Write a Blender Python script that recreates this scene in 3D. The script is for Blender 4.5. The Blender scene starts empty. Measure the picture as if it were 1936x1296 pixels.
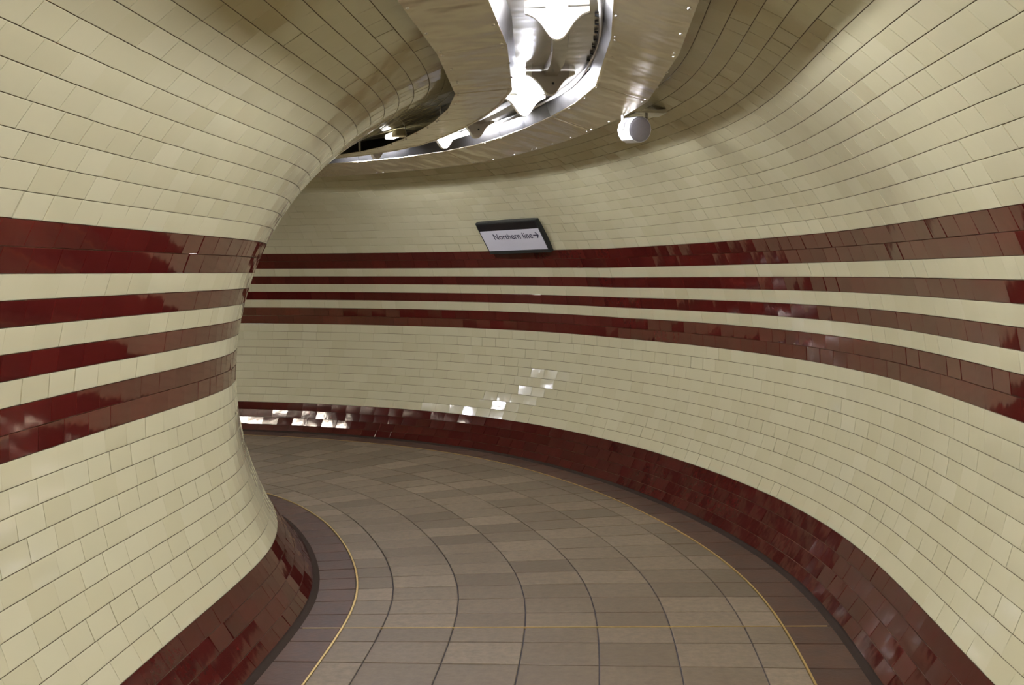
import bpy, bmesh, math, random
import numpy as np
from mathutils import Vector, Matrix

random.seed(7)
rng = np.random.default_rng(11)
scene = bpy.context.scene
COL = scene.collection

# ------------------------------------------------------------------ camera, world, exposure
FPX, PITCH, ROLL, CAM_H = 1952.456, 0.067381, -0.018873, 1.487798
cam_data = bpy.data.cameras.new('camera')
cam_data.sensor_width = 36.0
cam_data.sensor_fit = 'HORIZONTAL'
cam_data.lens = FPX / 1936.0 * 36.0
cam_data.clip_start = 0.02
cam = bpy.data.objects.new('camera', cam_data)
COL.objects.link(cam)
_f = Vector((0, math.cos(PITCH), -math.sin(PITCH)))
_u = Vector((0, math.sin(PITCH), math.cos(PITCH)))
_r = Vector((1, 0, 0))
_cr, _sr = math.cos(ROLL), math.sin(ROLL)
_cx = _r * _cr + _u * _sr
_cy = _r * (-_sr) + _u * _cr
_cz = -_f
cam.matrix_world = Matrix(((_cx.x, _cy.x, _cz.x, 0), (_cx.y, _cy.y, _cz.y, 0),
                           (_cx.z, _cy.z, _cz.z, CAM_H), (0, 0, 0, 1)))
scene.camera = cam

world = bpy.data.worlds.new('world')
scene.world = world
world.use_nodes = True
world.node_tree.nodes['Background'].inputs[0].default_value = (0.30, 0.27, 0.20, 1)
world.node_tree.nodes['Background'].inputs[1].default_value = 0.25

vs = scene.view_settings
vs.view_transform = 'Standard'
vs.look = 'None'
vs.exposure = 1.14
vs.gamma = 1.0
vs.use_curve_mapping = False

TUBE_STRENGTH = 112.0
TUBE_COLOR = (0.97, 1.0, 1.17, 1)

# ------------------------------------------------------------------ the passage: plan curve and round section
R, HC, P = 1.48737, 0.95821, 0.0765           # bore radius, its centre above the floor, tile course
KN = [0, 1.5, 2.5, 3.25, 4, 4.75, 5.5, 6.25, 7, 8, 9.]
KV = [-0.01862, -0.02207, -0.02581, -0.04852, 0.07835, 0.28825, 0.17498, 0.13355, 0.28369, 0.36665, 0.25016]
S_MIN, S_MAX = -2.6, 18.0
_DS = 0.01
_S = np.arange(S_MIN - 0.2, S_MAX + 0.2, _DS)
_K = np.where((_S < 0) | (_S > 10), 0.0, np.interp(_S, KN, KV))
_i0 = int(np.argmin(abs(_S)))
_T = np.cumsum(_K) * _DS
_T = _T - _T[_i0] - 0.001769
_X = np.cumsum(-np.sin(_T)) * _DS
_Y = np.cumsum(np.cos(_T)) * _DS
_X = _X - _X[_i0] - 0.012334
_Y = _Y - _Y[_i0]
_Z = np.interp(_S, [-3, 7, 10, 11], [0, 0, 0.06436, 0.07])
PHI0 = math.asin(HC / R)
A_CROWN = (math.pi / 2 + PHI0) * R
WALL_LAT = math.sqrt(R * R - HC * HC)


def pts(s, lat, z):
    """world points of path distance s, sideways offset lat (right +) and height z; arrays"""
    s = np.asarray(s, float)
    x, y = np.interp(s, _S, _X), np.interp(s, _S, _Y)
    t, z0 = np.interp(s, _S, _T), np.interp(s, _S, _Z)
    return np.stack(np.broadcast_arrays(x + lat * np.cos(t), y + lat * np.sin(t), z + z0), -1)


def pt(s, lat, z):
    return Vector(pts(s, lat, z).tolist())


def prof(side, a, off=0.0):
    """section point at girth a above the floor edge, pushed off into the wall"""
    phi = -PHI0 + np.asarray(a) / R
    return side * (R + off) * np.cos(phi), HC + (R + off) * np.sin(phi)


def wpts(s, side, a, off=0.0):
    lat, z = prof(side, a, off)
    return pts(s, lat, z)


_camM = np.array(cam.matrix_world.inverted())


def project(p):
    q = p @ _camM[:3, :3].T + _camM[:3, 3]
    d = np.maximum(-q[..., 2], 1e-3)
    return 968 + FPX * q[..., 0] / d, 648 - FPX * q[..., 1] / d, -q[..., 2]


# ------------------------------------------------------------------ materials
def new_mat(name):
    m = bpy.data.materials.new(name)
    m.use_nodes = True
    nt = m.node_tree
    return m, nt, nt.nodes['Principled BSDF']


def node(nt, typ, **kw):
    n = nt.nodes.new(typ)
    for k, v in kw.items():
        setattr(n, k, v)
    return n


def tinted(name, c_lo, c_hi, rough, bump_scale, bump_dist, mottle=None, ior=1.5, rough_var=0.0):
    """colour between c_lo and c_hi by each piece's own tint, plus fine relief"""
    m, nt, b = new_mat(name)
    at = node(nt, 'ShaderNodeAttribute', attribute_name='tint')
    mix = node(nt, 'ShaderNodeMix', data_type='RGBA')
    nt.links.new(at.outputs['Fac'], mix.inputs[0])
    mix.inputs[6].default_value = (*c_lo, 1)
    mix.inputs[7].default_value = (*c_hi, 1)
    geo = node(nt, 'ShaderNodeNewGeometry')
    col = mix.outputs[2]
    if mottle:
        sc, amt, dark = mottle
        nz = node(nt, 'ShaderNodeTexNoise')
        nz.inputs['Scale'].default_value = sc
        nz.inputs['Detail'].default_value = 6
        nz.inputs['Roughness'].default_value = 0.7
        nt.links.new(geo.outputs['Position'], nz.inputs['Vector'])
        rmp = node(nt, 'ShaderNodeMapRange')
        rmp.inputs[1].default_value = 0.38
        rmp.inputs[2].default_value = 0.66
        rmp.inputs[3].default_value = 0.0
        rmp.inputs[4].default_value = amt
        nt.links.new(nz.outputs['Fac'], rmp.inputs[0])
        mx = node(nt, 'ShaderNodeMix', data_type='RGBA')
        nt.links.new(rmp.outputs[0], mx.inputs[0])
        nt.links.new(col, mx.inputs[6])
        mx.inputs[7].default_value = (*dark, 1)
        col = mx.outputs[2]
    nt.links.new(col, b.inputs['Base Color'])
    b.inputs['Roughness'].default_value = rough
    b.inputs['IOR'].default_value = ior
    bn = node(nt, 'ShaderNodeTexNoise')
    bn.inputs['Scale'].default_value = bump_scale
    bn.inputs['Detail'].default_value = 2
    nt.links.new(geo.outputs['Position'], bn.inputs['Vector'])
    bp = node(nt, 'ShaderNodeBump')
    bp.inputs['Strength'].default_value = 1.0
    bp.inputs['Distance'].default_value = bump_dist
    nt.links.new(bn.outputs['Fac'], bp.inputs['Height'])
    nt.links.new(bp.outputs['Normal'], b.inputs['Normal'])
    return m


def plain(name, color, rough=0.5, metal=0.0, noise=None, bump=None):
    m, nt, b = new_mat(name)
    b.inputs['Base Color'].default_value = (*color, 1)
    b.inputs['Roughness'].default_value = rough
    b.inputs['Metallic'].default_value = metal
    geo = node(nt, 'ShaderNodeNewGeometry')
    if noise:
        sc, amt = noise
        nz = node(nt, 'ShaderNodeTexNoise')
        nz.inputs['Scale'].default_value = sc
        nz.inputs['Detail'].default_value = 5
        nt.links.new(geo.outputs['Position'], nz.inputs['Vector'])
        mx = node(nt, 'ShaderNodeMix', data_type='RGBA')
        nt.links.new(nz.outputs['Fac'], mx.inputs[0])
        mx.inputs[6].default_value = (*[c * (1 - amt) for c in color], 1)
        mx.inputs[7].default_value = (*[min(1, c * (1 + amt)) for c in color], 1)
        nt.links.new(mx.outputs[2], b.inputs['Base Color'])
    if bump:
        sc, dist = bump
        bn = node(nt, 'ShaderNodeTexNoise')
        bn.inputs['Scale'].default_value = sc
        bn.inputs['Detail'].default_value = 1.5
        nt.links.new(geo.outputs['Position'], bn.inputs['Vector'])
        bp = node(nt, 'ShaderNodeBump')
        bp.inputs['Strength'].default_value = 1.0
        bp.inputs['Distance'].default_value = dist
        nt.links.new(bn.outputs['Fac'], bp.inputs['Height'])
        nt.links.new(bp.outputs['Normal'], b.inputs['Normal'])
    return m


def emit(name, color, strength):
    m, nt, b = new_mat(name)
    b.inputs['Base Color'].default_value = (0.9, 0.9, 0.9, 1)
    b.inputs['Emission Color'].default_value = color
    b.inputs['Emission Strength'].default_value = strength
    return m


M_CREAM = tinted('cream_glaze', (0.535, 0.484, 0.290), (0.583, 0.536, 0.338), 0.075, 9.0, 0.0009)
M_RED = tinted('maroon_glaze', (0.060, 0.0068, 0.0052), (0.095, 0.0115, 0.008), 0.06, 9.0, 0.0007,
               mottle=(40, 0.35, (0.05, 0.006, 0.006)), ior=1.62)
M_FLOOR = tinted('floor_tile', (0.126, 0.092, 0.054), (0.236, 0.180, 0.113), 0.5, 45, 0.0012,
                 mottle=(26, 0.5, (0.10, 0.073, 0.043)), ior=1.33)
M_BORDER = tinted('border_tile', (0.066, 0.032, 0.018), (0.098, 0.050, 0.029), 0.5, 45, 0.0012,
                  mottle=(9, 0.6, (0.045, 0.034, 0.026)), ior=1.33)
M_COVE = tinted('cove_dark', (0.036, 0.025, 0.018), (0.045, 0.032, 0.024), 0.95, 40, 0.001, ior=1.12)
M_SKIRT = tinted('skirting_glaze', (0.047, 0.0062, 0.0048), (0.070, 0.0095, 0.007), 0.07, 9.0, 0.0009,
                 mottle=(25, 0.5, (0.035, 0.007, 0.006)), ior=1.38)
for _m in (M_RED, M_SKIRT):
    _m.node_tree.nodes['Principled BSDF'].inputs['Specular Tint'].default_value = (1.0, 0.82, 0.55, 1)
M_GROUT = plain('wall_grout', (0.10, 0.066, 0.030), 0.85, noise=(30, 0.4))
M_FGROUT = plain('floor_grout', (0.045, 0.038, 0.036), 0.9, noise=(30, 0.4))
M_BRASS = plain('brass', (0.62, 0.44, 0.16), 0.38, 0.75, noise=(25, 0.25))
M_ALU = plain('sheet_aluminium', (0.80, 0.71, 0.54), 0.23, 1.0, noise=(3, 0.06), bump=(5.0, 0.016))
M_ALU_IN = plain('trough_aluminium', (0.62, 0.60, 0.56), 0.25, 1.0, noise=(4, 0.15), bump=(6.0, 0.006))
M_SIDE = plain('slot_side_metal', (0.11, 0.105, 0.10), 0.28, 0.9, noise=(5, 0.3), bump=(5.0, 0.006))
M_PLATE = plain('end_plate_metal', (0.42, 0.37, 0.29), 0.5, 0.5, noise=(6, 0.1))
M_STEEL = plain('bolt_steel', (0.85, 0.85, 0.85), 0.25, 1.0)
M_BLACK = plain('black_rubber', (0.012, 0.012, 0.012), 0.5)
M_CAP = plain('cream_plastic', (0.78, 0.74, 0.58), 0.4)
M_WHITE = plain('white_enamel', (0.85, 0.85, 0.83), 0.3)
M_CABLE = plain('cable_sheath', (0.55, 0.52, 0.46), 0.5)
M_TUBE = emit('lit_tube', TUBE_COLOR, TUBE_STRENGTH)
M_LENS = emit('lit_lens', (1, 0.97, 0.92, 1), 2.0)
M_SPK = plain('speaker_white', (0.86, 0.86, 0.88), 0.22)
M_GRILLE = plain('speaker_grille', (0.33, 0.31, 0.33), 0.6, noise=(700, 0.5))
M_FRAME = plain('sign_frame', (0.022, 0.024, 0.022), 0.4)
M_SBLACK = plain('sign_black', (0.006, 0.005, 0.006), 0.35)
M_SWHITE = plain('sign_white', (0.66, 0.64, 0.66), 0.35)
M_INK = plain('sign_ink', (0.012, 0.010, 0.035), 0.5)


# ------------------------------------------------------------------ object helpers
def mesh_obj(name, verts, faces, mat, parent=None, origin=None, smooth=False):
    v = np.asarray(verts, float)
    o0 = np.zeros(3) if origin is None else np.asarray(origin, float)
    me = bpy.data.meshes.new(name)
    me.from_pydata((v - o0).tolist(), [], faces)
    me.materials.append(mat)
    if smooth:
        me.polygons.foreach_set('use_smooth', [True] * len(me.polygons))
    ob = bpy.data.objects.new(name, me)
    COL.objects.link(ob)
    if parent is not None:
        ob.parent = parent
        pl = np.array(parent.matrix_basis.translation)
        ob.location = (o0 - pl).tolist()
    else:
        ob.location = o0.tolist()
    return ob


def bm_obj(name, bm, mat, parent=None, smooth=False):
    """bm holds world coordinates; origin goes to the mesh's centre"""
    bmesh.ops.recalc_face_normals(bm, faces=bm.faces)
    co = np.array([v.co[:] for v in bm.verts])
    c = (co.min(0) + co.max(0)) / 2
    for v in bm.verts:
        v.co = v.co - Vector(c)
    me = bpy.data.meshes.new(name)
    bm.to_mesh(me)
    bm.free()
    me.materials.append(mat)
    if smooth:
        me.polygons.foreach_set('use_smooth', [True] * len(me.polygons))
    ob = bpy.data.objects.new(name, me)
    COL.objects.link(ob)
    if parent is not None:
        ob.parent = parent
        ob.location = (Vector(c) - parent.matrix_basis.translation)
    else:
        ob.location = c
    return ob


def tag(ob, label, cat=None, group=None, kind=None):
    if label:
        ob['label'] = label
    if cat:
        ob['category'] = cat
    if group:
        ob['group'] = group
    if kind:
        ob['kind'] = kind
    return ob


def empty(name, loc):
    e = bpy.data.objects.new(name, None)
    e.empty_display_size = 0.1
    COL.objects.link(e)
    e.location = loc
    return e


def add_box8(bm, c):
    """box from 8 corners: bottom 0-3, top 4-7"""
    v = [bm.verts.new(Vector(p)) for p in c]
    for f in ((0, 1, 2, 3), (7, 6, 5, 4), (0, 4, 5, 1), (1, 5, 6, 2), (2, 6, 7, 3), (3, 7, 4, 0)):
        bm.faces.new([v[i] for i in f])


def add_obox(bm, c, ax, ay, az):
    """box at centre c with half-axis vectors"""
    c, ax, ay, az = map(Vector, (c, ax, ay, az))
    add_box8(bm, [c - ax - ay - az, c + ax - ay - az, c + ax + ay - az, c - ax + ay - az,
                  c - ax - ay + az, c + ax - ay + az, c + ax + ay + az, c - ax + ay + az])


def add_tube(bm, path, r, n=10, cap=True):
    path = [Vector(p) for p in path]
    rings = []
    for i, p in enumerate(path):
        d = (path[min(i + 1, len(path) - 1)] - path[max(i - 1, 0)]).normalized()
        up = Vector((0, 0, 1)) if abs(d.z) < 0.9 else Vector((1, 0, 0))
        a = d.cross(up).normalized()
        b = a.cross(d)
        rr = r[i] if isinstance(r, (list, tuple)) else r
        rings.append([bm.verts.new(p + a * rr * math.cos(2 * math.pi * k / n) + b * rr * math.sin(2 * math.pi * k / n))
                      for k in range(n)])
    for q, w in zip(rings, rings[1:]):
        for k in range(n):
            bm.faces.new((q[k], q[(k + 1) % n], w[(k + 1) % n], w[k]))
    if cap:
        bm.faces.new(rings[0][::-1])
        bm.faces.new(rings[-1])


# ------------------------------------------------------------------ tiles
T_FACES = [(0, 1, 2, 3)] + [(i, i + 4, (i + 1) % 4 + 4, (i + 1) % 4) for i in range(4)] + \
          [(i + 4, i + 8, (i + 1) % 4 + 8, (i + 1) % 4 + 4) for i in range(4)]
T_FACES = [tuple(reversed(f)) for f in T_FACES]


def tile_verts(q, inward, jx, jy, tilt, proud=0.0, bevel=0.0007, drop=0.0003, deep=0.006):
    """q: (N,4,3) corners a-b along, b-c across; inward: (N,3) direction out of the wall.
    returns (N,12,3): front rim, shoulder, base"""
    N = len(q)
    u = q[:, 1] - q[:, 0] + q[:, 2] - q[:, 3]
    v = q[:, 3] - q[:, 0] + q[:, 2] - q[:, 1]
    u /= np.linalg.norm(u, axis=1)[:, None]
    v /= np.linalg.norm(v, axis=1)[:, None]
    n = np.cross(u, v)
    n /= np.linalg.norm(n, axis=1)[:, None]
    n *= np.sign((n * inward).sum(1))[:, None]
    sx = np.array([1, -1, -1, 1.])[None, :, None]
    sy = np.array([1, 1, -1, -1.])[None, :, None]
    c = q.mean(1, keepdims=True)
    full = q + (u[:, None] * sx * jx + v[:, None] * sy * jy) / 2
    tx = rng.normal(0, tilt[0], (N, 1, 1))
    ty = rng.normal(0, tilt[1], (N, 1, 1))
    rel = full - c
    h = tx * (rel * u[:, None]).sum(-1, keepdims=True) + ty * (rel * v[:, None]).sum(-1, keepdims=True) + proud
    h = h + rng.normal(0, 0.00025, (N, 1, 1))
    top = full + n[:, None] * h
    front = top + (u[:, None] * sx + v[:, None] * sy) * bevel
    sh = top - n[:, None] * drop
    base = full - n[:, None] * deep
    return np.concatenate([front, sh, base], 1)


def emit_tiles(parent, V, tint, mat, limit=300, name='tile', need=True):
    """the pieces that show largest become parts of their own, the rest one stuff part"""
    N = len(V)
    ctr = V[:, :4].mean(1)
    px, py, dep = project(V[:, :4])
    ar = 0.5 * abs((px[:, 0] - px[:, 2]) * (py[:, 1] - py[:, 3]) - (px[:, 1] - px[:, 3]) * (py[:, 0] - py[:, 2]))
    nrm = np.cross(V[:, 1] - V[:, 0], V[:, 3] - V[:, 0])
    inw = V[:, :4].mean(1) - V[:, 8:].mean(1)
    nrm *= np.sign((nrm * inw).sum(1))[:, None]
    face = ((np.array([0, 0, CAM_H]) - ctr) * nrm).sum(1) > 0
    mx, my = px.mean(1), py.mean(1)
    vis = face & (dep.min(1) > 0.3) & (mx > -40) & (mx < 1976) & (my > -40) & (my < 1336)
    score = np.where(vis, ar, -1)
    order = np.argsort(-score)
    single = [i for i in order[:limit] if score[i] > 0]
    rest = [i for i in range(N) if i not in set(single)]
    for i in single:
        me = bpy.data.meshes.new(name)
        me.from_pydata((V[i] - ctr[i]).tolist(), [], T_FACES)
        me.materials.append(mat)
        a = me.attributes.new('tint', 'FLOAT', 'POINT')
        a.data.foreach_set('value', np.full(12, tint[i], np.float32))
        ob = bpy.data.objects.new(name, me)
        COL.objects.link(ob)
        ob.parent = parent
        ob.location = (Vector(ctr[i]) - parent.matrix_basis.translation)
    if rest:
        W = V[rest].reshape(-1, 3)
        n = len(rest)
        F = (np.array(T_FACES)[None] + (np.arange(n) * 12)[:, None, None]).reshape(-1, 4)
        me = bpy.data.meshes.new('further_' + name + 's')
        me.from_pydata(W.tolist(), [], F.tolist())
        me.materials.append(mat)
        a = me.attributes.new('tint', 'FLOAT', 'POINT')
        a.data.foreach_set('value', np.repeat(np.asarray(tint)[rest], 12).astype(np.float32))
        ob = bpy.data.objects.new('further_' + name + 's', me)
        COL.objects.link(ob)
        ob.parent = parent
        ob.location = -parent.matrix_basis.translation
        ob['kind'] = 'stuff'


TILE_W = 0.1535


def wall_tiles(side, rows):
    """corner quads for whole courses of wall tile"""
    Q, IN = [], []
    for n in rows:
        a0, a1 = n * P, (n + 1) * P
        ss = np.arange(S_MIN, S_MAX, 0.01)
        w = wpts(ss, side, (a0 + a1) / 2)
        L = np.concatenate([[0], np.cumsum(np.linalg.norm(np.diff(w, axis=0), axis=1))])
        start = -random.random() * 0.02 + ((n % 2) * 0.5 + random.uniform(-0.13, 0.13)) * TILE_W - TILE_W
        cuts, x = [], start
        while x < L[-1]:
            if x > 0:
                cuts.append(x)
            sx = np.interp(x, L, ss)
            wd = TILE_W
            if side < 0 and 4.2 < sx < 6.0:
                wd = random.choice((0.070, 0.085, 0.1, 0.12))
            elif random.random() < 0.02:
                wd = random.uniform(0.08, 0.13)
            x += wd
        cs = np.interp(cuts, L, ss)
        jit = rng.normal(0, 0.0004, len(cs))
        s0, s1 = cs[:-1] + jit[:-1], cs[1:] + jit[1:]
        q = np.stack([wpts(s0, side, a0), wpts(s1, side, a0), wpts(s1, side, a1), wpts(s0, side, a1)], 1)
        c = q.mean(1)
        sm = (s0 + s1) / 2
        IN.append(pts(sm, 0.0, HC) - c)
        Q.append(q)
    return np.concatenate(Q), np.concatenate(IN)


def backing(name, side_rows, label):
    """the wall behind the tiles: a curved slab, side_rows = [(side, girth0, girth1), ...]"""
    ss = np.arange(S_MIN - 0.1, S_MAX + 0.1, 0.1)
    V, F = [], []
    for side, a0, a1 in side_rows:
        aa = np.linspace(a0, a1, max(2, int(round((a1 - a0) / P)) + 1))
        for off in (0.0035, 0.16):
            base = len(V)
            for a in aa:
                V.extend(wpts(ss, side, a, off).tolist())
            m = len(ss)
            for i in range(len(aa) - 1):
                for j in range(m - 1):
                    f = (base + i * m + j, base + i * m + j + 1, base + (i + 1) * m + j + 1, base + (i + 1) * m + j)
                    F.append(f if (side > 0) == (off < 0.1) else f[::-1])
            if off > 0.1:
                b0 = base - len(aa) * m
                e = (len(aa) - 1) * m
                for j in range(m - 1):
                    F.append((b0 + j, base + j, base + j + 1, b0 + j + 1))
                    F.append((b0 + e + j, b0 + e + j + 1, base + e + j + 1, base + e + j))
    ob = mesh_obj(name, V, F, M_GROUT, smooth=False)
    tag(ob, label, kind='structure')
    return ob


SIDES = ((-1, 'left', 'inner left'), (1, 'right', 'outer right'))
tn = 0
for side, sn, words in SIDES:
    def group(name, rows, mat, label, limit=300, tilt=(0.0085, 0.0100)):
        spans, rows = [], sorted(rows)
        for r in rows:
            if spans and abs(spans[-1][1] - r) < 1e-6:
                spans[-1][1] = r + 1
            else:
                spans.append([r, r + 1])
        par = backing(name, [(side, a * P, b * P) for a, b in spans], label)
        q, inw = wall_tiles(side, rows)
        V = tile_verts(q, inw, 0.0012, 0.0026, tilt)
        emit_tiles(par, V, rng.beta(2.2, 2.2, len(V)), mat, limit)
    group('baseboard_' + sn, range(0, 4), M_SKIRT, 'maroon tiled skirting along the foot of the %s wall' % words, tilt=(0.0085, 0.012))
    group('wall_%s_lower' % sn, range(4, 14), M_CREAM, 'cream glazed tiles of the %s wall below the stripes' % words)
    group('wall_%s_middle' % sn, [16, 18, 20], M_CREAM, 'three cream tile courses between the stripes of the %s wall' % words)
    for rows, what in (((21, 22), 'wide upper'), ((19,), 'narrow second'), ((17,), 'narrow third'), ((14, 15), 'wide lowest')):
        tn += 1
        group('trim_%d' % tn, rows, M_RED, '%s maroon stripe along the %s wall' % (what, words))
    group('wall_%s_upper' % sn, range(23, 33), M_CREAM, 'cream tiles of the %s wall curving over above the stripes' % words)

par = backing('ceiling', [(-1, 33 * P, A_CROWN), (1, 33 * P, A_CROWN)], 'cream tiled crown of the vault around the light trough')
qs = [wall_tiles(s, range(33, 44)) for s in (-1, 1)]
V = np.concatenate([tile_verts(q, i, 0.0012, 0.0026, (0.0060, 0.0080)) for q, i in qs])
emit_tiles(par, V, rng.beta(2.2, 2.2, len(V)), M_CREAM)

# ------------------------------------------------------------------ floor
ss = np.arange(S_MIN - 0.1, S_MAX + 0.1, 0.1)
V, F = [], []
lw = WALL_LAT + 0.04
for la, z in ((-lw, -0.006), (lw, -0.006), (lw, -0.2), (-lw, -0.2)):
    V.extend(pts(ss, la, z).tolist())
m = len(ss)
for i in range(4):
    for j in range(m - 1):
        k = (i + 1) % 4
        F.append((i * m + j, k * m + j, k * m + j + 1, i * m + j + 1)[::-1])
floor = tag(mesh_obj('floor', V, F, M_FGROUT), 'taupe tiled floor of the curving passage with dark joints', kind='structure')

BRASS_L, BRASS_R = -0.9315, 0.9185
COLS = [BRASS_L, -0.761, -0.457, -0.156, 0.148, 0.451, 0.756, BRASS_R]
SJ = [4.07 - 0.24 * k for k in range(28)][::-1] + [4.25] + [4.435 + 0.2075 * k for k in range(66)]


def skew(s0, lat):
    return s0 - 0.13 * lat * np.clip((s0 - 4.3) / 0.7, 0, 1)


def floor_quads(cols):
    Q = []
    for a, b in zip(cols, cols[1:]):
        for s0, s1 in zip(SJ, SJ[1:]):
            if s0 < S_MIN or s1 > S_MAX:
                continue
            Q.append([pts(skew(s0, a), a, 0), pts(skew(s0, b), b, 0), pts(skew(s1, b), b, 0), pts(skew(s1, a), a, 0)])
    return np.array(Q)


def floor_tiles(parent, cols, mat, name, limit):
    q = floor_quads(cols)
    V = tile_verts(q, np.tile([[0, 0, 1.]], (len(q), 1)), 0.0055, 0.0055, (0.0012, 0.0012), bevel=0.003, drop=0.0012, deep=0.012)
    emit_tiles(parent, V, rng.beta(1.6, 1.6, len(V)), mat, limit, name)


floor_tiles(floor, [c + (0.004 if i == 0 else -0.004 if i == 7 else 0) for i, c in enumerate(COLS)], M_FLOOR, 'floor_tile', 300)
for la0, la1, nm, lab in ((-WALL_LAT - 0.003, BRASS_L - 0.004, 'floor_border_left', 'dark red-brown border tiles along the foot of the inner left wall'),
                          (BRASS_R + 0.004, WALL_LAT + 0.003, 'floor_border_right', 'dark red-brown border tiles along the foot of the outer right wall')):
    V, F = [], []
    for la, z in ((la0, -0.008), (la1, -0.008), (la1, -0.03), (la0, -0.03)):
        V.extend(pts(ss, la, z).tolist())
    for i in range(4):
        for j in range(m - 1):
            k = (i + 1) % 4
            F.append((i * m + j, k * m + j, k * m + j + 1, i * m + j + 1)[::-1])
    fb = tag(mesh_obj(nm, V, F, M_FGROUT), lab, kind='structure')
    floor_tiles(fb, [la0, la1], M_BORDER, 'border_tile', 100)

# dark matte cove strip where floor meets skirting
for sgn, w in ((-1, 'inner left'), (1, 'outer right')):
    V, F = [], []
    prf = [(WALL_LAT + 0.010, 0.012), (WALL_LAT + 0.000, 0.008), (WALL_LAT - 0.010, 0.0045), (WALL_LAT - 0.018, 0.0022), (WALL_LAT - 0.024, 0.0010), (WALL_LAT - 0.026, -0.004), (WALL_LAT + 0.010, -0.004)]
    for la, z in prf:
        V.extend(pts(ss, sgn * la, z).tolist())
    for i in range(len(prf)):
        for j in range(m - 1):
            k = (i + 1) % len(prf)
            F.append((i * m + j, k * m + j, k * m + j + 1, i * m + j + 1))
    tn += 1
    tag(mesh_obj('trim_%d' % tn, V, F, M_COVE, smooth=True), 'dark cove strip between floor and %s skirting' % w, kind='structure')

# brass strips
for la, lab in ((BRASS_L, 'thin curved brass strip edging the floor along the inner left wall'),
                (BRASS_R, 'thin curved brass strip edging the floor along the outer right wall')):
    sb = np.arange(S_MIN, S_MAX, 0.1)
    V, F = [], []
    for l2, z in ((la - 0.0042, 0.0012), (la + 0.0042, 0.0012), (la + 0.0042, -0.01), (la - 0.0042, -0.01)):
        V.extend(pts(sb, l2, z).tolist())
    mb = len(sb)
    for i in range(4):
        for j in range(mb - 1):
            k = (i + 1) % 4
            F.append((i * mb + j, k * mb + j, k * mb + j + 1, i * mb + j + 1)[::-1])
    F.append((0, mb, 2 * mb, 3 * mb))
    F.append((mb - 1, 4 * mb - 1, 3 * mb - 1, 2 * mb - 1))
    tag(mesh_obj('brass_strip', V, F, M_BRASS), lab, 'floor strip')
for l_a, l_b, nb, lab in ((-1.10, BRASS_L - 0.005, 2, 'short brass strip across the left border tiles, in line with the cross strip'),
                          (BRASS_L + 0.005, BRASS_R - 0.005, 12, 'straight thin brass strip running across the taupe floor tiles'),
                          (BRASS_R + 0.005, 1.10, 2, 'short brass strip across the right border tiles, in line with the cross strip')):
    bm = bmesh.new()
    la = np.linspace(l_a, l_b, nb)
    for l0, l1 in zip(la, la[1:]):
        add_box8(bm, [pt(4.25 - 0.0024, l0, -0.01), pt(4.25 - 0.0024, l1, -0.01), pt(4.25 + 0.0024, l1, -0.01), pt(4.25 + 0.0024, l0, -0.01),
                      pt(4.25 - 0.0024, l0, 0.0012), pt(4.25 - 0.0024, l1, 0.0012), pt(4.25 + 0.0024, l1, 0.0012), pt(4.25 + 0.0024, l0, 0.0012)])
    bmesh.ops.remove_doubles(bm, verts=bm.verts, dist=1e-5)
    tag(bm_obj('brass_strip', bm, M_BRASS), lab, 'floor strip')

# ------------------------------------------------------------------ light trough under the crown
IL, IR = (-0.160, 2.322), (0.222, 2.338)       # slot edges
OL, OR = (-0.420, 2.300), (0.462, 2.262)       # outer wing edges
PL, PR = (-0.140, 2.424), (0.192, 2.426)       # pan corners
SEAMS = [-2.4, -1.35, -0.3, 0.75, 1.8, 2.85, 3.85, 4.78, 5.68, 6.5, 7.32, 8.25, 9.15, 10.1, 11.1, 12.1, 13.1, 14.1, 15.1, 16.1, 17.1, 18.0]
trough = empty('light_trough', pt(4.3, 0.03, 2.30))
tag(trough, 'long curving aluminium light trough with folded sheet wings under the crown of the vault', 'light trough')


def facets(s0, s1):
    if s1 <= 5:
        return [s0, s1]
    n = 2
    return [s0 + (s1 - s0) * i / n for i in range(n + 1)]


def sheet(name, a, b, s0, s1, mat, th=0.003, jit=0.0, rows=1, up=True):
    """sheet metal between section points a and b, folded at the facets"""
    fs = facets(s0 + 0.0012, s1 - 0.0012)
    a, b = np.array(a), np.array(b)
    nrm = np.array([-(b - a)[1], (b - a)[0]])
    nrm = nrm / np.linalg.norm(nrm) * th
    bm = bmesh.new()
    dz = random.gauss(0, jit), random.gauss(0, jit)
    ring = []
    for k, s in enumerate(fs):
        f = k / (len(fs) - 1)
        d = dz[0] * (1 - f) + dz[1] * f
        ring.append([bm.verts.new(pt(s, p[0], p[1] + d)) for p in (a, b, b + nrm, a + nrm)])
    for q, w in zip(ring, ring[1:]):
        for i in range(4):
            bm.faces.new((q[i], q[(i + 1) % 4], w[(i + 1) % 4], w[i]))
    bm.faces.new(ring[0])
    bm.faces.new(ring[-1][::-1])
    return bm_obj(name, bm, mat, trough)


screw_bm = bmesh.new()
bmesh.ops.create_uvsphere(screw_bm, u_segments=8, v_segments=5, radius=0.007)
for v in screw_bm.verts:
    v.co.z *= 0.55
screw_me = bpy.data.meshes.new('screw')
screw_bm.to_mesh(screw_me)
screw_bm.free()
screw_me.materials.append(M_STEEL)


def screw(parent, p):
    o = bpy.data.objects.new('screw', screw_me)
    COL.objects.link(o)
    o.parent = parent
    base = parent.matrix_basis.translation + (parent.parent.matrix_basis.translation if parent.parent else Vector())
    o.location = Vector(p) - base


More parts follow.
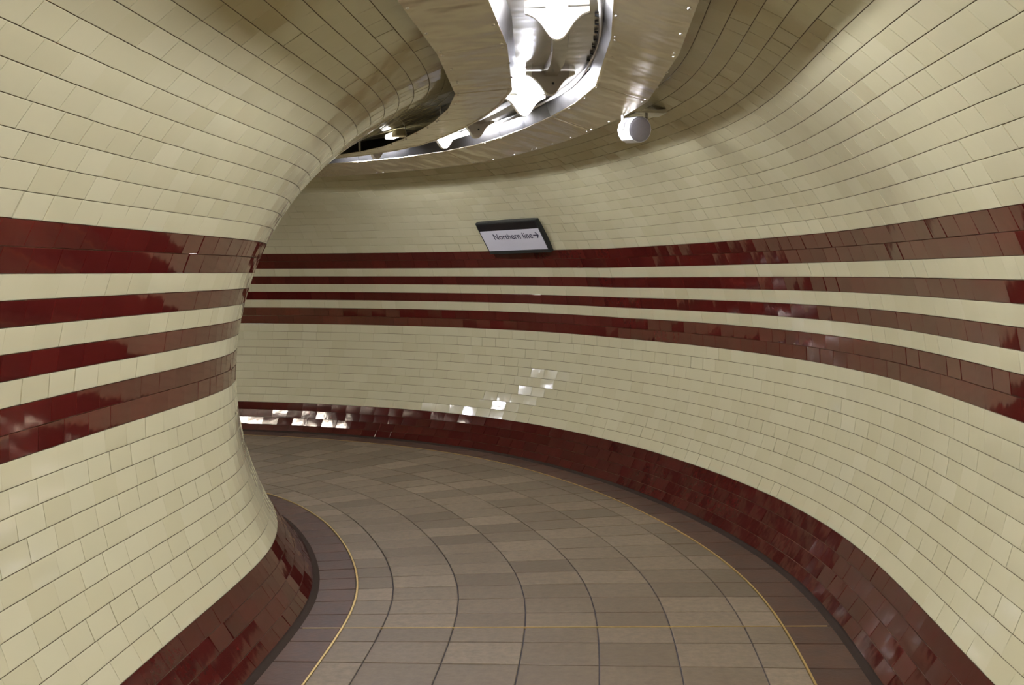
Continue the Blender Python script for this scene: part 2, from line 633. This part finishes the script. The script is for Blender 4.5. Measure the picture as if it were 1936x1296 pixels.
for s0, s1 in zip(SEAMS, SEAMS[1:]):
    for (a, b) in ((OL, IL), (IR, OR)):
        pn = sheet('wing_panel', a, b, s0, s1, M_ALU, jit=0.0015)
        if 2.5 < s1 and s0 < 9:
            for s in (s0 + 0.03, (s0 * 2 + s1) / 3, (s0 + 2 * s1) / 3, s1 - 0.03):
                for f in (0.06, 0.94):
                    screw(pn, pt(s, a[0] + (b[0] - a[0]) * f, a[1] + (b[1] - a[1]) * f - 0.001))
    sheet('slot_side', PL, IL, s0, s1, M_SIDE, th=-0.003)
    sheet('slot_side', PR, IR, s0, s1, M_SIDE)
    sheet('slot_pan', PL, PR, s0 + 0.0, s1, M_ALU_IN)
    sheet('slot_lip', (IR[0] - 0.001, IR[1] - 0.004), (IR[0] + 0.010, IR[1] - 0.004), s0, s1, M_ALU, th=0.003)
    sheet('slot_lip', (IL[0] - 0.010, IL[1] - 0.004), (IL[0] + 0.001, IL[1] - 0.004), s0, s1, M_ALU, th=0.003)
    for la, zb in ((-0.36, 2.307), (0.40, 2.284)):
        zt = HC + math.sqrt(R * R - la * la) - 0.002
        bm = bmesh.new()
        sb = s0 + 0.12
        add_box8(bm, [pt(sb, la - 0.002, zb), pt(sb, la + 0.002, zb), pt(sb + 0.03, la + 0.002, zb), pt(sb + 0.03, la - 0.002, zb),
                      pt(sb, la - 0.002, zt), pt(sb, la + 0.002, zt), pt(sb + 0.03, la + 0.002, zt), pt(sb + 0.03, la - 0.002, zt)])
        bm_obj('hanger_strap', bm, M_ALU_IN, trough)

# ------------------------------------------------------------------ tube lights in the slot
FIX = [(-2.0, -0.8), (-0.1, 1.1), (1.75, 2.35), (2.75, 3.76), (4.88, 5.55), (6.42, 6.98), (7.85, 8.45), (10.75, 11.35), (12.1, 12.7), (13.6, 14.2), (15.1, 15.7), (16.6, 17.2)]
FLAB = {3: 'nearest lit tube light overhead, cut by the top edge of the picture',
        4: 'second lit tube light in the trough, hanging at the start of the bend',
        5: 'third lit tube light in the trough, seen nearly edge on round the bend'}
LAT0, Z_PAN, Z_TUBE = 0.030, 2.424, 2.366


def bell(l, depth=0.112, w=0.056):
    return depth / (1 + abs(l / w) ** 2.7)


def cap_mesh(s, ds, half, depth, z0, grow=0.0):
    ls = np.linspace(-half, half, 25)
    bm = bmesh.new()
    fr = []
    for q in (s, s + ds):
        low = [bm.verts.new(pt(q, LAT0 + l, z0 - bell(l, depth) - grow)) for l in ls]
        top = [bm.verts.new(pt(q, LAT0 + l, z0 + 0.001)) for l in ls]
        fr.append((low, top))
    (l0, t0), (l1, t1) = fr
    for k in range(len(ls) - 1):
        bm.faces.new((l0[k], l0[k + 1], t0[k + 1], t0[k]))
        bm.faces.new((l1[k + 1], l1[k], t1[k], t1[k + 1]))
        bm.faces.new((l0[k + 1], l0[k], l1[k], l1[k + 1]))
        bm.faces.new((t0[k], t0[k + 1], t1[k + 1], t1[k]))
    bm.faces.new((l0[0], t0[0], t1[0], l1[0]))
    bm.faces.new((t0[-1], l0[-1], l1[-1], t1[-1]))
    return bm


for i, (s0, s1) in enumerate(FIX):
    fx = empty('tube_light', pt((s0 + s1) / 2, LAT0, Z_PAN))
    if i in FLAB:
        lab = FLAB[i]
    elif i < 3:
        lab = '%s tube light of the trough behind the nearest one in view' % ('third', 'second', 'first')[i]
    else:
        lab = '%s tube light of the trough hidden beyond the bend' % ('first', 'second', 'third', 'fourth', 'fifth', 'sixth')[i - 6]
    tag(fx, lab, 'tube light', 'tube lights along the trough')
    for s, ds in ((s0, 0.030), (s1 - 0.030, 0.030)):
        bm_obj('end_cap', cap_mesh(s, ds, 0.115, 0.108, Z_PAN - 0.004), M_CAP, fx)
    for s, ds in ((s0 - 0.005, 0.004), (s1 + 0.001, 0.004)):
        bm_obj('end_plate', cap_mesh(s, ds, 0.088, 0.104, Z_PAN - 0.004), M_PLATE, fx)
    bm = bmesh.new()
    add_tube(bm, [pt(s, LAT0, Z_TUBE) for s in (s0 + 0.031, s1 - 0.031)], 0.0135, 16)
    bm_obj('tube', bm, M_TUBE, fx, smooth=True)
    bm = bmesh.new()
    a, b = s0 + 0.03, s1 - 0.03
    add_box8(bm, [pt(a, LAT0 - 0.022, Z_PAN - 0.024), pt(a, LAT0 + 0.022, Z_PAN - 0.024), pt(b, LAT0 + 0.022, Z_PAN - 0.024), pt(b, LAT0 - 0.022, Z_PAN - 0.024),
                  pt(a, LAT0 - 0.04, Z_PAN), pt(a, LAT0 + 0.04, Z_PAN), pt(b, LAT0 + 0.04, Z_PAN), pt(b, LAT0 - 0.04, Z_PAN)])
    bm_obj('spine', bm, M_WHITE, fx)
    bm = bmesh.new()
    bmesh.ops.create_uvsphere(bm, u_segments=8, v_segments=5, radius=0.006)
    bmesh.ops.translate(bm, verts=bm.verts, vec=pt(s0 - 0.006, LAT0 + 0.01, Z_PAN - 0.06))
    bm_obj('screw', bm, M_BLACK, fx)

# cable channel between the lights
for (a0, a1), (b0, b1) in zip(FIX, FIX[1:]):
    sa, sb = a1 + 0.006, b0 - 0.006
    n = 4
    bm = bmesh.new()
    ring = []
    for k in range(n + 1):
        s = sa + (sb - sa) * k / n
        ring.append([bm.verts.new(pt(s, LAT0 + l, z)) for l, z in ((-0.034, 2.423), (-0.030, 2.396), (0.030, 2.396), (0.034, 2.423))])
    for q, w in zip(ring, ring[1:]):
        for k in range(4):
            bm.faces.new((q[k], q[(k + 1) % 4], w[(k + 1) % 4], w[k]))
    bm.faces.new(ring[0])
    bm.faces.new(ring[-1][::-1])
    bm_obj('cable_channel', bm, M_ALU_IN, trough)

# cable along the slot corner with its clips
cb = empty('cable', pt(4.4, 0.182, 2.41))
tag(cb, 'pale cable clipped along the right inside corner of the light trough', 'cable')
bm = bmesh.new()
add_tube(bm, [pt(s, 0.184 + 0.004 * math.sin(s * 5), 2.408 + 0.003 * math.sin(s * 7)) for s in np.arange(1.6, 9.2, 0.08)], 0.007, 8)
bm_obj('sheath', bm, M_CABLE, cb, smooth=True)
s = 3.85
while s < 4.75:
    bm = bmesh.new()
    add_box8(bm, [pt(s, 0.163, 2.417), pt(s, 0.178, 2.412), pt(s + 0.014, 0.178, 2.412), pt(s + 0.014, 0.163, 2.417),
                  pt(s, 0.163, 2.424), pt(s, 0.178, 2.422), pt(s + 0.014, 0.178, 2.422), pt(s + 0.014, 0.163, 2.424)])
    bm_obj('clip', bm, M_BLACK, cb)
    s += 0.13

# small lit bulkhead lamp seen through the gap above the left wing
bl = empty('bulkhead_lamp', pt(6.87, -0.36, 2.36))
tag(bl, 'small lit bulkhead lamp in the gap above the left wing of the trough', 'lamp')
bm = bmesh.new()
add_box8(bm, [pt(6.68, -0.41, 2.345), pt(6.68, -0.33, 2.345), pt(6.77, -0.33, 2.345), pt(6.77, -0.41, 2.345),
              pt(6.68, -0.40, 2.385), pt(6.68, -0.34, 2.395), pt(6.77, -0.34, 2.395), pt(6.77, -0.40, 2.385)])
bmesh.ops.bevel(bm, geom=bm.edges[:], offset=0.006, segments=1, affect='EDGES')
bm_obj('body', bm, M_CAP, bl)
bm = bmesh.new()
add_box8(bm, [pt(6.772, -0.40, 2.350), pt(6.772, -0.34, 2.350), pt(6.93, -0.34, 2.350), pt(6.93, -0.40, 2.350),
              pt(6.772, -0.395, 2.380), pt(6.772, -0.345, 2.385), pt(6.93, -0.345, 2.385), pt(6.93, -0.395, 2.380)])
bmesh.ops.bevel(bm, geom=bm.edges[:], offset=0.006, segments=1, affect='EDGES')
bm_obj('lens', bm, M_LENS, bl)

# ------------------------------------------------------------------ loudspeaker
sp = pt(5.18, 0.515, 2.195)
to_cam = (Vector((0, 0, CAM_H)) - sp)
to_cam.normalize()
right = to_cam.cross(Vector((0, 0, -1))).normalized()
right = -right if right.x < 0 else right
n = (to_cam * math.cos(0.50) + right * math.sin(0.50))
n.z *= 0.75
n.normalize()
ex = n.cross(Vector((0, 0, 1))).normalized()
ey = ex.cross(n)
spk = empty('loudspeaker', sp)
tag(spk, 'white drum-shaped loudspeaker with grey grille hanging beside the right wing of the trough', 'loudspeaker')


def disc_ring(bm, prof_pts, nseg):
    rings = []
    for d, r in prof_pts:
        rings.append([bm.verts.new(sp + n * d + ex * r * math.cos(2 * math.pi * k / nseg) + ey * r * math.sin(2 * math.pi * k / nseg)) for k in range(nseg)])
    for q, w in zip(rings, rings[1:]):
        for k in range(nseg):
            bm.faces.new((q[k], q[(k + 1) % nseg], w[(k + 1) % nseg], w[k]))
    bm.faces.new(rings[0][::-1])
    bm.faces.new(rings[-1])


bm = bmesh.new()
disc_ring(bm, [(-0.066, 0.058), (-0.060, 0.066), (0.050, 0.066), (0.056, 0.063), (0.052, 0.060)], 14)
bm_obj('body', bm, M_SPK, spk)
bm = bmesh.new()
disc_ring(bm, [(0.050, 0.0605), (0.055, 0.0605), (0.058, 0.050), (0.0595, 0.0)], 28)
bmesh.ops.remove_doubles(bm, verts=bm.verts, dist=1e-5)
bm_obj('grille', bm, M_GRILLE, spk, smooth=True)
bm = bmesh.new()
zt = HC + math.sqrt(R * R - 0.56 * 0.56)
add_box8(bm, [pt(5.12, 0.50, 2.272), pt(5.12, 0.66, 2.268), pt(5.24, 0.66, 2.268), pt(5.24, 0.50, 2.272),
              pt(5.12, 0.50, 2.276), pt(5.12, 0.66, 2.290), pt(5.24, 0.66, 2.290), pt(5.24, 0.50, 2.276)])
bm_obj('mounting_plate', bm, M_ALU_IN, spk)
bm = bmesh.new()
for sg in (-1, 1):
    add_obox(bm, sp + ex * sg * 0.069 + Vector((0, 0, 0.038)), n * 0.012, ex * 0.002, Vector((0, 0, 0.042)))
add_obox(bm, sp + Vector((0, 0, 0.078)), n * 0.012, ex * 0.071, Vector((0, 0, 0.002)))
bm_obj('bracket', bm, M_ALU_IN, spk)

# ------------------------------------------------------------------ the direction sign
TL = Vector((-0.275067, 8.47492, 1.89904))
TR = Vector((0.20774, 7.93551, 1.89629))
BR = Vector((0.32118, 8.03803, 1.66293))
sx = (TR - TL)
SW = sx.length
sx.normalize()
sy = (TR - BR)
sy = sy - sx * sy.dot(sx)
SH = sy.length
sy.normalize()
sz = sx.cross(sy)
if sz.dot(Vector((0, 0, CAM_H)) - TL) < 0:
    sz = -sz
SH += 0.016
org = TR - sx * SW - sy * SH + sz * 0.006      # lower left corner at the wall
TH = 0.011
sign = empty('direction_sign', org + sx * SW / 2)
tag(sign, 'white line sign with black header and arrow reading Northern line, fixed on the far wall', 'sign')


def SP(u, v, d):
    return org + sx * u + sy * v + sz * d


def sbox(u0, u1, v0, v1, d0, d1, bm):
    add_box8(bm, [SP(u0, v0, d0), SP(u1, v0, d0), SP(u1, v1, d0), SP(u0, v1, d0), SP(u0, v0, d1), SP(u1, v0, d1), SP(u1, v1, d1), SP(u0, v1, d1)])


fw = 0.014
fb = 0.030
bm = bmesh.new()
sbox(0, SW, 0, SH, -0.03, TH - 0.008, bm)
bm_obj('back_box', bm, M_FRAME, sign)
for u0, u1, v0, v1 in ((0, SW, SH - fw, SH), (0, SW, 0, fb), (0, fw * 0.6, fb, SH - fw), (SW - fw * 1.4, SW, fb, SH - fw)):
    bm = bmesh.new()
    sbox(u0, u1, v0, v1, TH - 0.008, TH, bm)
    bmesh.ops.bevel(bm, geom=bm.edges[:], offset=0.003, segments=2, affect='EDGES')
    bm_obj('frame_bar', bm, M_FRAME, sign)
uL, uR, vB, vT = fw * 0.6, SW - fw * 1.4, fb, SH - fw
vH = SH * 0.745
bm = bmesh.new()
sbox(uL, uR, vH, vT, TH - 0.008, TH - 0.003, bm)
bm_obj('header_band', bm, M_SBLACK, sign)
bm = bmesh.new()
sbox(uL, uR, vB, vH, TH - 0.008, TH - 0.003, bm)
panel = bm_obj('white_panel', bm, M_SWHITE, sign)
fc = bpy.data.curves.new('lettering', 'FONT')
fc.body = 'Northern line'
fc.size = 1.0
fc.resolution_u = 4
fc.offset = 0.012
fo = bpy.data.objects.new('lettering_source', fc)
COL.objects.link(fo)
dg = bpy.context.evaluated_depsgraph_get()
tm = bpy.data.meshes.new_from_object(fo.evaluated_get(dg))
bpy.data.objects.remove(fo)
co = np.array([v.co[:] for v in tm.vertices])
PW, PH = uR - uL, vH - vB
t0, t1 = uL + PW * 0.20, uL + PW * 0.855
vb, vt = vH - PH * 0.44, vH - PH * 0.165
mn, mx_ = co.min(0), co.max(0)
new = [SP(t0 + (c[0] - mn[0]) / (mx_[0] - mn[0]) * (t1 - t0), vb + (c[1] - 0) / mx_[1] * (vt - vb), TH - 0.0025) for c in co]
base = sign.matrix_basis.translation + (panel.location)
tm2 = bpy.data.meshes.new('lettering')
tm2.from_pydata([(p - base)[:] for p in new], [], [tuple(p.vertices) for p in tm.polygons])
tm2.materials.append(M_INK)
lo = bpy.data.objects.new('lettering', tm2)
COL.objects.link(lo)
lo.parent = panel
lo['label'] = 'dark lettering Northern line'
bm = bmesh.new()
ac, av, al, ah, aw = uL + PW * 0.868, (vb + vt) / 2 - 0.002, PW * 0.083, PH * 0.14, PH * 0.026


def quad2(p):
    bm.faces.new([bm.verts.new(SP(u, v, TH - 0.0024) - base) for u, v in p])


quad2([(ac, av - aw), (ac + al - aw, av - aw), (ac + al - aw, av + aw), (ac, av + aw)])
for sg in (1, -1):
    q = [(ac + al + aw, av), (ac + al - aw * 1.6, av), (ac + al - ah - aw * 0.3, av + sg * ah), (ac + al - ah + aw * 2.2, av + sg * ah)]
    quad2(q if sg > 0 else q[::-1])
ame = bpy.data.meshes.new('arrow')
bm.to_mesh(ame)
bm.free()
ame.materials.append(M_INK)
ao = bpy.data.objects.new('arrow', ame)
COL.objects.link(ao)
ao.parent = panel
ao['label'] = 'dark arrow pointing right'
